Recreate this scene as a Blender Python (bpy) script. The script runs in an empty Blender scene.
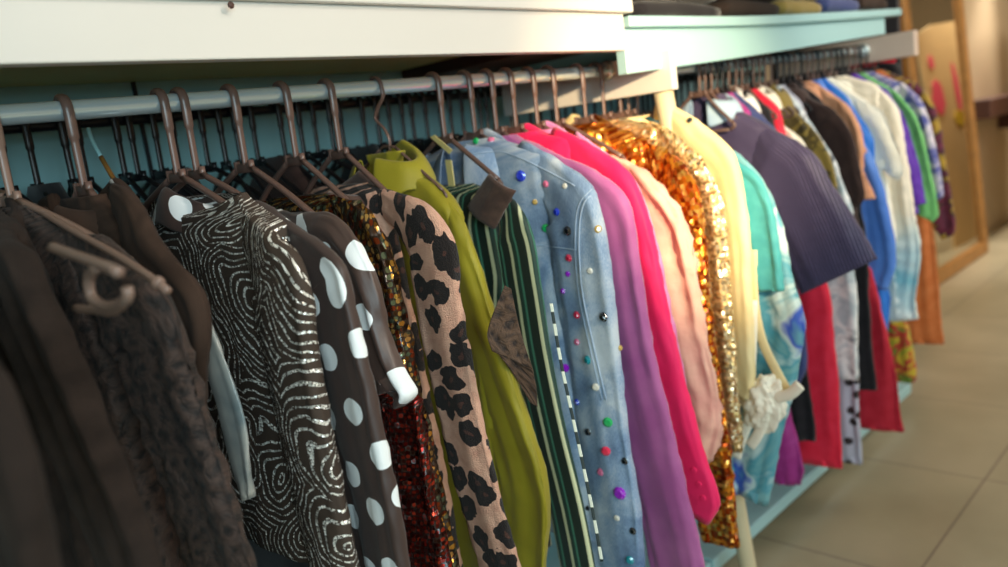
import bpy, bmesh, math, random
from mathutils import Vector, Matrix, noise
from mathutils.bvhtree import BVHTree
random.seed(7)
C = bpy.context.scene.collection
F = 800.0
CAMZ = 1.12
CX, CY = 504.0, 283.5

# ---------------------------------------------------------------- camera
_x = Vector((1300-CX, 35-CY, F)).normalized()
_h = Vector((math.cos(math.radians(7.5)), -math.sin(math.radians(7.5)), 0))
_d = _x.cross(_h).normalized()
if _d.y < 0: _d = -_d
_u = -_d
_y = _u.cross(_x)
EYE = Vector((0, 0, CAMZ))
def cam2world(v):                       # v in (right, down, forward)
    return Vector((_x.dot(v), _y.dot(v), _u.dot(v)))
def ray(px, py):
    return cam2world(Vector((px-CX, py-CY, F))).normalized()
cam = bpy.data.cameras.new('camera'); cam.sensor_width = 36; cam.lens = F/1008*36
cam.clip_start = 0.02
cam.dof.use_dof = True; cam.dof.focus_distance = 0.98; cam.dof.aperture_fstop = 2.9
co = bpy.data.objects.new('camera', cam); C.objects.link(co)
R_, D_, F_ = cam2world(Vector((1,0,0))), cam2world(Vector((0,1,0))), cam2world(Vector((0,0,1)))
m = Matrix((( R_.x, -D_.x, -F_.x, 0), (R_.y, -D_.y, -F_.y, 0), (R_.z, -D_.z, -F_.z, CAMZ), (0,0,0,1)))
co.matrix_world = m
bpy.context.scene.camera = co

# ---------------------------------------------------------------- materials
def lin(c):
    if isinstance(c, str): c = tuple(int(c[i:i+2], 16)/255 for i in (0,2,4))
    return tuple((v/12.92 if v <= .04045 else ((v+.055)/1.055)**2.4) for v in c) + (1,)
class NT:
    def __init__(s, name):
        s.m = bpy.data.materials.new(name); s.m.use_nodes = True
        s.t = s.m.node_tree; s.b = s.t.nodes['Principled BSDF']
    def n(s, typ, **kw):
        nd = s.t.nodes.new(typ)
        for k, v in kw.items():
            if k.startswith('i_'):
                k = k[2:]
                k = int(k) if k.isdigit() else k.replace('_', ' ')
                nd.inputs[k].default_value = v
            else: setattr(nd, k, v)
        return nd
    def l(s, a, b): s.t.links.new(a, b)
    def math(s, op, a, b=None, c=None):
        nd = s.n('ShaderNodeMath', operation=op)
        for i, v in enumerate((a, b, c)):
            if v is None: continue
            if isinstance(v, (int, float)): nd.inputs[i].default_value = v
            else: s.l(v, nd.inputs[i])
        return nd.outputs[0]
    def ramp(s, fac, stops, interp='LINEAR'):
        r = s.n('ShaderNodeValToRGB'); r.color_ramp.interpolation = interp
        e = r.color_ramp.elements
        while len(e) < len(stops): e.new(0.5)
        for i, (p, c) in enumerate(stops): e[i].position = p; e[i].color = lin(c)
        s.l(fac, r.inputs[0]); return r.outputs[0]
    def mix(s, fac, a, b):
        r = s.n('ShaderNodeMix', data_type='RGBA')
        for i, v in ((0, fac), (6, a), (7, b)):
            if isinstance(v, (str, tuple)): v = lin(v); r.inputs[i].default_value = v
            elif isinstance(v, (int, float)): r.inputs[i].default_value = v
            else: s.l(v, r.inputs[i])
        return r.outputs[2]
    def uv(s, sx=1, sy=1, rot=0):
        tc = s.n('ShaderNodeTexCoord'); mp = s.n('ShaderNodeMapping')
        mp.inputs['Scale'].default_value = (sx, sy, 1); mp.inputs['Rotation'].default_value = (0, 0, rot)
        s.l(tc.outputs['UV'], mp.inputs['Vector']); return mp.outputs[0]
    def obj(s):
        return s.n('ShaderNodeTexCoord').outputs['Object']
    def noise(s, vec, sc, det=3, dist=0, rough=.5):
        nd = s.n('ShaderNodeTexNoise'); nd.inputs['Scale'].default_value = sc; nd.inputs['Detail'].default_value = det
        nd.inputs['Distortion'].default_value = dist; nd.inputs['Roughness'].default_value = rough
        if vec is not None: s.l(vec, nd.inputs['Vector'])
        return nd.outputs['Fac']
    def vor(s, vec, sc, rnd=1, out='Distance', feature='F1'):
        nd = s.n('ShaderNodeTexVoronoi', feature=feature, voronoi_dimensions='2D'); nd.inputs['Scale'].default_value = sc
        nd.inputs['Randomness'].default_value = rnd
        s.l(vec, nd.inputs['Vector']); return nd.outputs[out]
    def bump(s, h, strength=.3, dist=.002):
        b = s.n('ShaderNodeBump'); b.inputs['Strength'].default_value = strength; b.inputs['Distance'].default_value = dist
        s.l(h, b.inputs['Height']); s.l(b.outputs[0], s.b.inputs['Normal'])
    def set(s, col=None, rough=.7, metal=0, sheen=0, spec=None, trans=None):
        if col is not None:
            if isinstance(col, (str, tuple)): s.b.inputs['Base Color'].default_value = lin(col)
            else: s.l(col, s.b.inputs['Base Color'])
        for k, v in (('Roughness', rough), ('Metallic', metal), ('Sheen Weight', sheen), ('Specular IOR Level', spec), ('Transmission Weight', trans)):
            if v is None: continue
            if isinstance(v, (int, float)): s.b.inputs[k].default_value = v
            else: s.l(v, s.b.inputs[k])
        return s.m

def cloth(name, c1, c2=None, rough=.8, sheen=.15, sc=30, weave=900, bs=.25):
    s = NT(name); c2 = c2 or c1
    v = s.uv(); n = s.noise(v, sc, 4)
    col = s.mix(s.ramp(n, [(.35, '000000'), (.65, 'ffffff')]), c1, c2)
    s.bump(s.noise(v, weave, 2), bs, .001)
    return s.set(col, rough, 0, sheen, .25)
def plain(name, c, rough=.4, metal=0, sc=8, var=.12, bs=.05):
    s = NT(name); n = s.noise(s.obj(), sc, 4)
    base = tuple(v for v in lin(c)[:3])
    a = s.n('ShaderNodeMix', data_type='RGBA'); a.inputs[6].default_value = tuple(v*(1-var) for v in base)+(1,); a.inputs[7].default_value = tuple(min(1, v*(1+var*.5)) for v in base)+(1,)
    s.l(n, a.inputs[0]); s.l(a.outputs[2], s.b.inputs['Base Color'])
    s.bump(s.noise(s.obj(), sc*12, 2), bs, .001)
    s.b.inputs['Roughness'].default_value = rough; s.b.inputs['Metallic'].default_value = metal
    return s.m
def sequin(name, cols, base, size=.0045, rough=.25, cover=.42, metal=.85):
    s = NT(name); v = s.uv()
    cell = s.vor(v, 1/size, .55, 'Color'); d = s.vor(v, 1/size, .55)
    sep = s.n('ShaderNodeSeparateColor'); s.l(cell, sep.inputs[0])
    k = len(cols)
    patch = s.math('ADD', s.math('MULTIPLY', sep.outputs[0], .55), s.math('MULTIPLY', s.noise(v, 22, 2), .45))
    col = s.ramp(patch, [(.12+.76*i/k, c) for i, c in enumerate(cols)], 'CONSTANT')
    msk = s.math('LESS_THAN', d, cover)
    s.l(s.mix(msk, base, col), s.b.inputs['Base Color'])
    s.l(s.math('MULTIPLY', msk, metal), s.b.inputs['Metallic'])
    # every sequin tips its own way
    sub = s.n('ShaderNodeVectorMath', operation='SUBTRACT'); s.l(cell, sub.inputs[0]); sub.inputs[1].default_value = (.5, .5, .5)
    scl = s.n('ShaderNodeVectorMath', operation='SCALE'); s.l(sub.outputs[0], scl.inputs[0]); scl.inputs['Scale'].default_value = .9
    g = s.n('ShaderNodeNewGeometry')
    add = s.n('ShaderNodeVectorMath', operation='ADD'); s.l(scl.outputs[0], add.inputs[0]); s.l(g.outputs['Normal'], add.inputs[1])
    nor = s.n('ShaderNodeVectorMath', operation='NORMALIZE'); s.l(add.outputs[0], nor.inputs[0])
    s.l(nor.outputs[0], s.b.inputs['Normal'])
    s.b.inputs['Roughness'].default_value = rough
    return s.m
def swirl():
    s = NT('swirl_sequin_mesh'); v = s.uv()
    sep = s.n('ShaderNodeSeparateXYZ'); s.l(v, sep.inputs[0])
    nd = s.n('ShaderNodeTexNoise'); nd.inputs['Scale'].default_value = 11; nd.inputs['Detail'].default_value = 1.5; s.l(v, nd.inputs['Vector'])
    sc_ = s.n('ShaderNodeVectorMath', operation='SCALE'); s.l(nd.outputs['Color'], sc_.inputs[0]); sc_.inputs['Scale'].default_value = .085
    ad = s.n('ShaderNodeVectorMath', operation='ADD'); s.l(v, ad.inputs[0]); s.l(sc_.outputs[0], ad.inputs[1])
    vd = s.vor(ad.outputs[0], 6.8, .95, 'Distance', 'F1')
    ph = s.math('MULTIPLY', vd, 14.5)
    fr = s.math('FRACT', ph)
    dist = s.math('ABSOLUTE', s.math('SUBTRACT', fr, .5))
    line = s.math('LESS_THAN', dist, .135)
    cell = s.vor(v, 330, .7, 'Color'); d = s.vor(v, 330, .7)
    msk = s.math('MULTIPLY', line, s.math('LESS_THAN', d, .5))
    s.l(s.mix(msk, '3e3027', 'fffaf2'), s.b.inputs['Base Color'])
    s.l(s.math('MULTIPLY', msk, .35), s.b.inputs['Metallic'])
    s.l(s.math('SUBTRACT', .8, s.math('MULTIPLY', msk, .5)), s.b.inputs['Roughness'])
    sub = s.n('ShaderNodeVectorMath', operation='SUBTRACT'); s.l(cell, sub.inputs[0]); sub.inputs[1].default_value = (.5, .5, .5)
    scl = s.n('ShaderNodeVectorMath', operation='SCALE'); s.l(sub.outputs[0], scl.inputs[0]); s.l(s.math('MULTIPLY', msk, .9), scl.inputs['Scale'])
    g = s.n('ShaderNodeNewGeometry')
    add = s.n('ShaderNodeVectorMath', operation='ADD'); s.l(scl.outputs[0], add.inputs[0]); s.l(g.outputs['Normal'], add.inputs[1])
    nor = s.n('ShaderNodeVectorMath', operation='NORMALIZE'); s.l(add.outputs[0], nor.inputs[0])
    s.l(nor.outputs[0], s.b.inputs['Normal'])
    return s.m
def dots(name, base, dot, sp=.045, r=.33, rnd=.45, rough=.45, rot=.5):
    s = NT(name); v = s.uv(1, 1, rot)
    d = s.vor(v, 1/sp, rnd)
    s.bump(s.noise(s.uv(), 800, 2), .15, .001)
    return s.set(s.mix(s.math('LESS_THAN', d, r), base, dot), rough, 0, .1)
def leopard():
    s = NT('leopard_plush'); v = s.uv()
    w = s.noise(v, 60, 4)
    base = s.mix(w, 'b87c68', 'f0c4aa')
    v2 = s.n('ShaderNodeVectorMath', operation='ADD'); s.l(v, v2.inputs[0])
    nd = s.n('ShaderNodeTexNoise'); nd.inputs['Scale'].default_value = 40; s.l(v, nd.inputs['Vector'])
    sc = s.n('ShaderNodeVectorMath', operation='SCALE'); s.l(nd.outputs['Color'], sc.inputs[0]); sc.inputs['Scale'].default_value = .03
    s.l(sc.outputs[0], v2.inputs[1])
    d = s.vor(v2.outputs[0], 24, .8)
    c = s.mix(s.math('LESS_THAN', d, .42), base, '1a1212')
    c = s.mix(s.math('LESS_THAN', d, .10), c, '4a2c24')
    s.bump(s.noise(v, 500, 3), .9, .004)
    return s.set(c, .95, 0, .08)
def ombre():
    s = NT('cream_to_aqua_chiffon'); v = s.uv(); sep = s.n('ShaderNodeSeparateXYZ'); s.l(v, sep.inputs[0])
    k = s.math('ADD', sep.outputs[1], s.math('MULTIPLY', s.noise(v, 9, 3), .2))
    s.bump(s.noise(v, 700, 2), .2, .001)
    return s.set(s.ramp(k, [(.50, 'f6e8d2'), (.60, 'cfe2e2'), (.68, '7cc0d0'), (.78, 'e4efec')]), .6, 0, .2)
def stripes(name, seq, period, ang=0, rough=.6, sheen=.1):
    s = NT(name); v = s.uv(1, 1, ang)
    sep = s.n('ShaderNodeSeparateXYZ'); s.l(v, sep.inputs[0])
    f = s.math('FRACT', s.math('DIVIDE', sep.outputs[0], period))
    c = s.ramp(f, seq, 'CONSTANT'); s.bump(s.noise(s.uv(), 900, 2), .2, .001)
    return s.set(c, rough, 0, sheen)
def blotch(name, cols, sc=14, rough=.6, dist=.8, interp='LINEAR', bs=.2):
    s = NT(name); v = s.uv()
    n = s.noise(v, sc, 3, dist)
    k = len(cols)
    c = s.ramp(n, [(.28+.44*i/max(1, k-1), c) for i, c in enumerate(cols)], interp)
    s.bump(s.noise(v, 700, 2), bs, .001)
    return s.set(c, rough, 0, .15)
def lace(name, c1, c2, sc=55, bs=.9):
    s = NT(name); v = s.uv()
    d = s.vor(v, sc, 1, 'Distance', 'SMOOTH_F1'); n = s.noise(v, sc*1.3, 5, 2)
    k = s.math('ADD', s.math('MULTIPLY', d, .7), s.math('MULTIPLY', n, .6))
    s.bump(k, bs, .006)
    return s.set(s.ramp(k, [(.35, c2), (.6, c1), (.85, c2)]), .75, 0, .04)
def denim():
    s = NT('washed_denim'); v = s.uv()
    w = s.noise(v, 9, 4, .6); tw = s.noise(s.uv(1, .22, .78), 900, 2)
    c = s.ramp(s.math('ADD', s.math('MULTIPLY', w, .8), s.math('MULTIPLY', tw, .25)), [(.35, '4c678e'), (.5, '869fbe'), (.64, 'c4ced8')])
    s.bump(s.math('ADD', tw, s.math('MULTIPLY', s.noise(v, 60, 3), .6)), .35, .0015)
    return s.set(c, .8, 0, .15)

M = dict(
 charcoal=cloth('charcoal_felt', '261d19', '332823', .95, .02, 40, 500, .5),
 black=cloth('black_cotton', '17151a', '201d22', .85, .15),
 browncoat=cloth('brown_wool', '33241c', '3f2e25', .9, .02),
 taupelace=lace('taupe_lace', '45332c', '17100f', 60),
 satin=blotch('pearl_satin', ['5f7076', 'a8a8a2', 'd0c8bc'], 12, .25, .3),
 swirl=swirl(),
 polka=dots('polka_crepe', '40302c', 'eef2f4', .056, .27, .3, .5, .35),
 polka2=dots('polka_satin', '4a3832', 'eef2f4', .062, .26, .35, .4, .9),
 goldseq=sequin('antique_gold_sequins', ['6e4a20', 'c08a3c', '8a3a1c', 'e0b46a', '7a8a72', '4a3424', 'd8c8a8'], '2a1c14', .0075),
 redseq=sequin('red_sequins', ['8a2018', '5a1812', 'b03a28', '3a1410'], '240e0c', .006),
 leopard=leopard(),
 ribbrown=cloth('brown_rib_knit', '4a342e', '5c443a', .9, .25, 60, 300, .8),
 olive=cloth('olive_satin', '847a1a', '9e942a', .5, .1, 6),
 olivelace=lace('brown_floral_lace', '58402f', '241814', 60),
 greenstripe=stripes('green_striped_crepe', [(0,'12261f'),(.24,'cfd0a8'),(.42,'1c3a30'),(.66,'3f7a64'),(.78,'12261f')], .034),
 dash=stripes('white_dash_trim', [(0,'1a2a2a'),(.5,'d8dccb')], .03, math.pi/2),
 denim=denim(),
 purple=cloth('orchid_gauze', 'a0508c', 'b4649c', .55, .3, 12, 500, .4),
 hotpink=cloth('hot_pink_crepe', 'ee1c5c', 'f22a68', .6, .1, 8),
 lilac=cloth('pink_lilac_gauze', 'dc78b4', 'd08cc0', .6, .2),
 palepink=cloth('pale_pink_voile', 'dc9a8e', 'ecbca4', .6, .1, 10, 110, 1.0),
 orangeseq=sequin('copper_sequins', ['c85a10', 'f09a30', 'a03c08', 'ffc060', 'd87818'], '8a3c10', .008, .3, .6),
 paleseq=sequin('champagne_sequins', ['e8c080', 'f4dcae', 'c8a468', 'fff0d0', 'b09a80'], 'd8b47c', .006, .3, .5),
 cream=cloth('cream_crepe', 'ead29a', 'f2dfae', .6, .1, 8),
 ivory=cloth('ivory_cotton', 'f4ead4', 'faf4e4', .6, .1, 8),
 teal=blotch('teal_floral_chiffon', ['1f6f7c', '5cb8bc', '2f86a0', 'c8dcc8', '3a70c8', '9ad4d8'], 9, .5, 1.2),
 aqua=cloth('aqua_cotton', '3f969e', '4ca4a8', .6, .1),
 aquaprint=blotch('aqua_print_chiffon', ['235a60', '7fb4b8', '4f9cae', 'c8dedc', '2a50c0', '6aa8b4'], 7, .5, 1.4),
 navy=stripes('navy_pinstripe', [(0,'34294a'),(.82,'786f92')], .0075, 0),
 navyplain=cloth('slate_blue_crepe', '38406e', '424c7c', .7, .1),
 white=cloth('white_cotton', 'e8e4e0', 'f4f0ea', .7, .1),
 paleblue=cloth('pale_blue_cotton', '98b4d0', 'b0c8dc', .7, .1),
 camo=blotch('camouflage_twill', ['5a4a20', '8a7434', '3e3418', 'a08848'], 14, .8, .6, 'CONSTANT'),
 greyprint=blotch('grey_blue_print', ['d8dce0', 'a8b8c0', 'e8e8e8', '58606c'], 16, .6, .8),
 spotgrey=dots('grey_spotted_jersey', 'b4b4c4', '2a2024', .05, .22, .9, .7),
 brown=cloth('dark_brown_cotton', '30201e', '3c2a26', .85, .15),
 tan=cloth('tan_cotton', 'cc8c68', 'd89c78', .7, .1),
 blue=cloth('cornflower_satin', '4a78cc', '5a88d8', .45, .1, 5),
 brightblue=cloth('bright_blue_chiffon', '2468c8', '3a84d8', .5, .1, 5),
 creamblue=ombre(),
 violet=cloth('violet_satin', '5a2aa0', '6c38b4', .5, .1),
 green=cloth('apple_green_cotton', '6cb468', '7cc478', .7, .1),
 lilacprint=blotch('lilac_floral_print', ['c8bcd0', 'e0d4dc', '4048a0', 'd0c0d0'], 18, .7, .5),
 maroon=blotch('maroon_floral_print', ['5a1c34', '7a2a44', '3a1424', 'c8a030', '8a3044'], 16, .7, .6),
 orange=cloth('orange_linen', 'd07038', 'dc8048', .75, .1),
 red=cloth('red_crepe', 'e0203c', 'e82c48', .65, .1),
 darkred=cloth('crimson_crepe', 'b81c30', 'c4283c', .65, .1),
 magenta=cloth('magenta_satin', '9a2878', 'a83888', .5, .1),
 oliveflor=blotch('yellow_green_floral', ['8a9a20', 'c8a828', 'b03820', '6a8a28', 'd87828'], 20, .7, .6, 'CONSTANT'),
 plastic=plain('brown_plastic_hanger', '6a524a', .3),
 greyplastic=plain('taupe_plastic_hanger', '8a7064', .3),
 blackplastic=plain('black_plastic_hanger', '1c1a1e', .35),
 chrome=plain('brushed_chrome', 'e2f0f4', .2, .62, 3, .1, .02),
 paint=plain('cream_gloss_paint', 'dcd6ce', .35, 0, 5, .05),
 paint2=plain('pale_aqua_gloss_paint', 'a4cccf', .4, 0, 5, .06),
 tealboard=plain('teal_painted_board', 'a4d6dc', .55, 0, 3, .2),
 oliveboard=plain('unpainted_hardboard', 'dccb84', .7, 0, 6, .2),
 darkboard=plain('dark_painted_board', '2c2a30', .6, 0, 5, .2),
 postwood=plain('cream_painted_post', 'd8c8a4', .45, 0, 5, .12),
 pinkboard=plain('pale_pinkish_paint', 'dcc4b4', .5, 0, 5, .08),
 gold=plain('worn_gilt_wood', 'a8763c', .42, .35, 22, .4, .3),
 glassmirror=plain('mirror_silvering', 'cfc8b8', .03, 1, 2, .02, 0),
 cardboard=plain('brown_cardboard', 'dcbc88', .85, 0, 4, .12),
 pinkpaint=plain('pink_paint', 'f8587c', .7), yellowpaint=plain('yellow_paint', 'd8b428', .7),
 tagyellow=plain('pale_yellow_paper_tag', 'ecd890', .7), metalbutton=plain('dark_button', '20242c', .25),
 stitch=plain('pale_seam_thread', 'a8bcd4', .8), silver=plain('silver_stud', 'c0c0c8', .2, 1),
 woodbrown=plain('dark_brown_shelf_wood', '4a2a20', .6),
)
for nm, c in dict(gem_blue='1c3ad0', gem_purple='a020d0', gem_green='18b060', gem_red='e83058', gem_pink='f078a0', gem_clear='e8e4d8',
                  gem_black='181a20', gem_teal='1898a8', gem_gold='c8a860').items():
    s = NT(nm + '_glass'); s.l(s.mix(s.noise(s.obj(), 400, 1), c, c), s.b.inputs['Base Color'])
    s.set(None, .06, 0, 0, .9); s.b.inputs['Coat Weight'].default_value = 1; M[nm] = s.m

# ---------------------------------------------------------------- mesh helpers
def link(name, bm, mat, parent=None, smooth=True, recalc=True):
    me = bpy.data.meshes.new(name)
    if recalc: bmesh.ops.recalc_face_normals(bm, faces=bm.faces)
    bm.to_mesh(me); bm.free()
    if smooth:
        for p in me.polygons: p.use_smooth = True
    o = bpy.data.objects.new(name, me); C.objects.link(o)
    if mat is not None: me.materials.append(mat)
    if parent: o.parent = parent
    return o
def empty(name, loc, rz=0, ry=0):
    o = bpy.data.objects.new(name, None); o.empty_display_size = .05; C.objects.link(o)
    o.location = loc; o.rotation_euler = (0, ry, rz); return o
def tag(o, label=None, cat=None, group=None, kind=None):
    if label: o['label'] = label
    if cat: o['category'] = cat
    if group: o['group'] = group
    if kind: o['kind'] = kind
    return o
def box(bm, x0, x1, y0, y1, z0, z1, bev=0):
    b = bmesh.new()
    r = bmesh.ops.create_cube(b, size=1)
    for v in b.verts:
        v.co = Vector((x0 if v.co.x < 0 else x1, y0 if v.co.y < 0 else y1, z0 if v.co.z < 0 else z1))
    if bev: bmesh.ops.bevel(b, geom=b.edges[:], offset=bev, segments=2, profile=.5, affect='EDGES')
    me = bpy.data.meshes.new('t'); b.to_mesh(me); b.free(); bm.from_mesh(me); bpy.data.meshes.remove(me)
def catmull(pts, n):
    pts = [Vector(p) for p in pts]
    if len(pts) == 2: return [pts[0].lerp(pts[1], i/(n-1)) for i in range(n)]
    P = [2*pts[0]-pts[1]] + pts + [2*pts[-1]-pts[-2]]
    L = [0]
    for a, b in zip(pts, pts[1:]): L.append(L[-1] + (b-a).length)
    out = []
    for i in range(n):
        s = L[-1]*i/(n-1); k = 0
        while k < len(pts)-2 and s > L[k+1]: k += 1
        t = (s-L[k])/max(1e-9, L[k+1]-L[k])
        p0, p1, p2, p3 = P[k], P[k+1], P[k+2], P[k+3]
        # centripetal-ish: scale tangents by segment length
        d = (p2-p1).length
        m1 = (p2-p0)/max(1e-9, ((p2-p1).length+(p1-p0).length))*d
        m2 = (p3-p1)/max(1e-9, ((p3-p2).length+(p2-p1).length))*d
        out.append((2*t**3-3*t**2+1)*p1 + (t**3-2*t**2+t)*m1 + (-2*t**3+3*t**2)*p2 + (t**3-t**2)*m2)
    return out
def tube(bm, pts, r, n=8, smooth=24, flat=1.0, side=Vector((1, 0, 0))):
    """round bar through pts (metres), closed ends; flat scales the cross-section along 'side'"""
    P = catmull(pts, smooth) if smooth else [Vector(p) for p in pts]
    rings = []
    up = None
    for i, p in enumerate(P):
        t = (P[min(i+1, len(P)-1)] - P[max(i-1, 0)]).normalized()
        a = side - t*side.dot(t)
        if a.length < 1e-3: a = Vector((0, 0, 1)) - t*t.z
        if a.length < 1e-3: a = Vector((0, 1, 0))
        a.normalize(); b = t.cross(a)
        rr = r[min(i*len(r)//len(P), len(r)-1)] if isinstance(r, (list, tuple)) else r
        rings.append([bm.verts.new(p + a*math.cos(2*math.pi*k/n)*rr*flat + b*math.sin(2*math.pi*k/n)*rr) for k in range(n)])
    for A, B in zip(rings, rings[1:]):
        for k in range(n): bm.faces.new((A[k], A[(k+1) % n], B[(k+1) % n], B[k]))
    bm.faces.new(rings[0][::-1]); bm.faces.new(rings[-1])

def loft(rows, name, mat, parent, K=44, fold=.008, freq=9, seed=0, e=.75, ramp0=.1, crinkle=.002, sub=None, ruffle=0, hemcurl=True, scoop=0, scoopw=.1):
    """rows: (cu, cx, cz, nu, nz, a, b): centre, in-plane axis, half width, half thickness. local y = -u"""
    bm = bmesh.new(); uvl = bm.loops.layers.uv.new('UVMap')
    rings = []; uvs = []
    along = 0; prev = None; n = len(rows)
    for i, (cu, cx, cz, nu, nz, a, b) in enumerate(rows):
        c = Vector((cx, -cu, cz))
        if prev is not None: along += (c-prev).length
        prev = c; t = i/(n-1)
        amp = min(1, max(0, (t-ramp0)/.35))*fold + fold*.15
        ring = []; us = []
        arc = 0; pv = None
        for k in range(K+1):
            th = 2*math.pi*k/K + math.pi/2
            ct, st = math.cos(th), math.sin(th)
            pc = math.copysign(abs(ct)**e, ct); ps = math.copysign(abs(st)**e, st)
            s = arc
            p0 = c + Vector((b*ps, -a*nu*pc, a*nz*pc))
            if pv is not None: arc += (p0-pv).length
            pv = p0
            us.append((arc, along))
            if k == K: continue
            q = pc*a
            f = noise.noise(Vector((q*freq*4.2+seed*7.3, st*1.2, along*1.6+seed)))
            f2 = noise.noise(Vector((q*freq*10+seed*3.1, st*2+5, along*3+seed)))
            dx = amp*(f*1.3+f2*.45)
            cr = crinkle*noise.noise(Vector((q*70+seed, along*55, st*3)))
            dr = ruffle*math.sin(along*170+6*noise.noise(Vector((q*14, along*8, seed))))*(.5+.5*abs(st)) if ruffle else 0
            edge = amp*.55*noise.noise(Vector((along*9+seed*2, 3 if ct > 0 else -3, seed)))
            sg = 1 if st > 0 else -1
            p0 = p0 + Vector((dx + (cr+dr)*sg, -(edge+cr+dr*.6)*nu*pc, (edge+cr)*nz*pc))
            if abs(q) > 0 and t < .12:        # soft wrinkles run out from the neck
                p0.z += .0015*noise.noise(Vector((q*60, seed, t*40)))
            if scoop:
                if p0.x < 0: p0.z -= scoop*max(0, 1-(q/scoopw)**2)*max(0, 1-t*9)
            ring.append(bm.verts.new(p0))
        rings.append(ring); uvs.append(us)
    if hemcurl:      # turned-in hem at the open end
        cu, cx, cz, nu, nz, a, b = rows[-1]
        tdir = (Vector((rows[-1][1], -rows[-1][0], rows[-1][2])) - Vector((rows[-3][1], -rows[-3][0], rows[-3][2]))).normalized()
        cc = sum((v.co for v in rings[-1]), Vector())/K
        for sc_, up_ in ((.9, .001), (.8, .02)):
            rings.append([bm.verts.new(cc + (v.co-cc)*sc_ - tdir*up_) for v in rings[n-1]]); uvs.append(uvs[n-1])
    for i in range(len(rings)-1):
        A, B = rings[i], rings[i+1]
        for k in range(K):
            f = bm.faces.new((A[k], A[(k+1) % K], B[(k+1) % K], B[k]))
            for lp, uvv in zip(f.loops, (uvs[i][k], uvs[i][k+1], uvs[i+1][k+1], uvs[i+1][k])): lp[uvl].uv = uvv
    if not scoop: bm.faces.new(rings[0][::-1])
    bm.faces.new(rings[-1])
    return link(name, bm, mat, parent)

# ---------------------------------------------------------------- rails
def rail_z(x):
    return CAMZ + (.0925 + .0125*x if x < 1.43 else .1015 + .0235*(x-1.5))
def hook_x(px, sec=1):
    py = (104 - 37*px/620 if px > 0 else 104-px*.05) if sec == 1 else 70-20*(px-690)/190
    d = ray(px, py+3); return d.x/d.y
def to_plane(px, py, x0, th):
    """pixel -> (u, z) on the vertical plane through the hook at x0, turned by th"""
    o = Vector((x0, 1, 0)); out = Vector((math.sin(th), -math.cos(th), 0)); nrm = Vector((math.cos(th), math.sin(th), 0))
    d = ray(px, py); t = (o-EYE).dot(nrm)/d.dot(nrm); p = EYE + d*t
    return ((p-o).dot(out), p.z - rail_z(x0))

# ---------------------------------------------------------------- hangers
def hanger(x, th=0, mat='plastic', half=.19, label='', group=None, drop=.008, y=1.0, zr=None, wire=False, hookang=1, cat='hanger', hub=True):
    zr = rail_z(x) if zr is None else zr
    e = empty('clothes_hanger', (x, y, zr), th)
    tag(e, label, cat, group)
    r = .0022 if wire else .0038
    bm = bmesh.new(); R = .0152
    pts = [(0, -R*math.cos(math.radians(a)), R*math.sin(math.radians(a))) for a in range(200, -1, -10)]
    ends = [(0, -R*1.0, -.016), (0, -R*.9, -.040), (0, -R*.8, -.080-drop)]
    if wire: ends = [(0, -R, -.014), (0, .004, -.032), (0, .012, -.045), (0, -.006, -.062), (0, -.014, -.078), (0, -R*.8, -.088-drop)]
    k_ = [r*1.05]*13 + [r*.8]*9
    tube(bm, pts+ends, k_, 10, 46, 1.55)
    link('hook', bm, M[mat], e)
    bm = bmesh.new(); z0 = -.084-drop
    if hub and not wire:
        box(bm, -r*.75, r*.75, -.026, .012, z0-.006, z0+.007, .0018)
        for y_ in (-.026, .012):
            tube(bm, [(0, y_, z0+.010), (0, y_, z0-.004)], r*1.15, 8, 0)
    else:
        tube(bm, [(0, -.026, z0), (0, 0, z0+.004), (0, .012, z0)], r, 8, 9)
    for s, b0 in ((-1, -.026), (1, .012)):
        tube(bm, [(0, b0, z0), (0, s*half*.6, z0-.034), (0, s*half, z0-.070)], r, 8, 12, 1.2)
        tube(bm, [(0, s*half, z0-.070), (0, s*(half+.006), z0-.080), (0, s*(half-.006), z0-.087)], r, 8, 8)
    tube(bm, [(0, -half+.006, z0-.087), (0, half-.006, z0-.087)], r*.85, 8, 4)
    link('hanger_arms', bm, M[mat], e)
    return e

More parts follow.
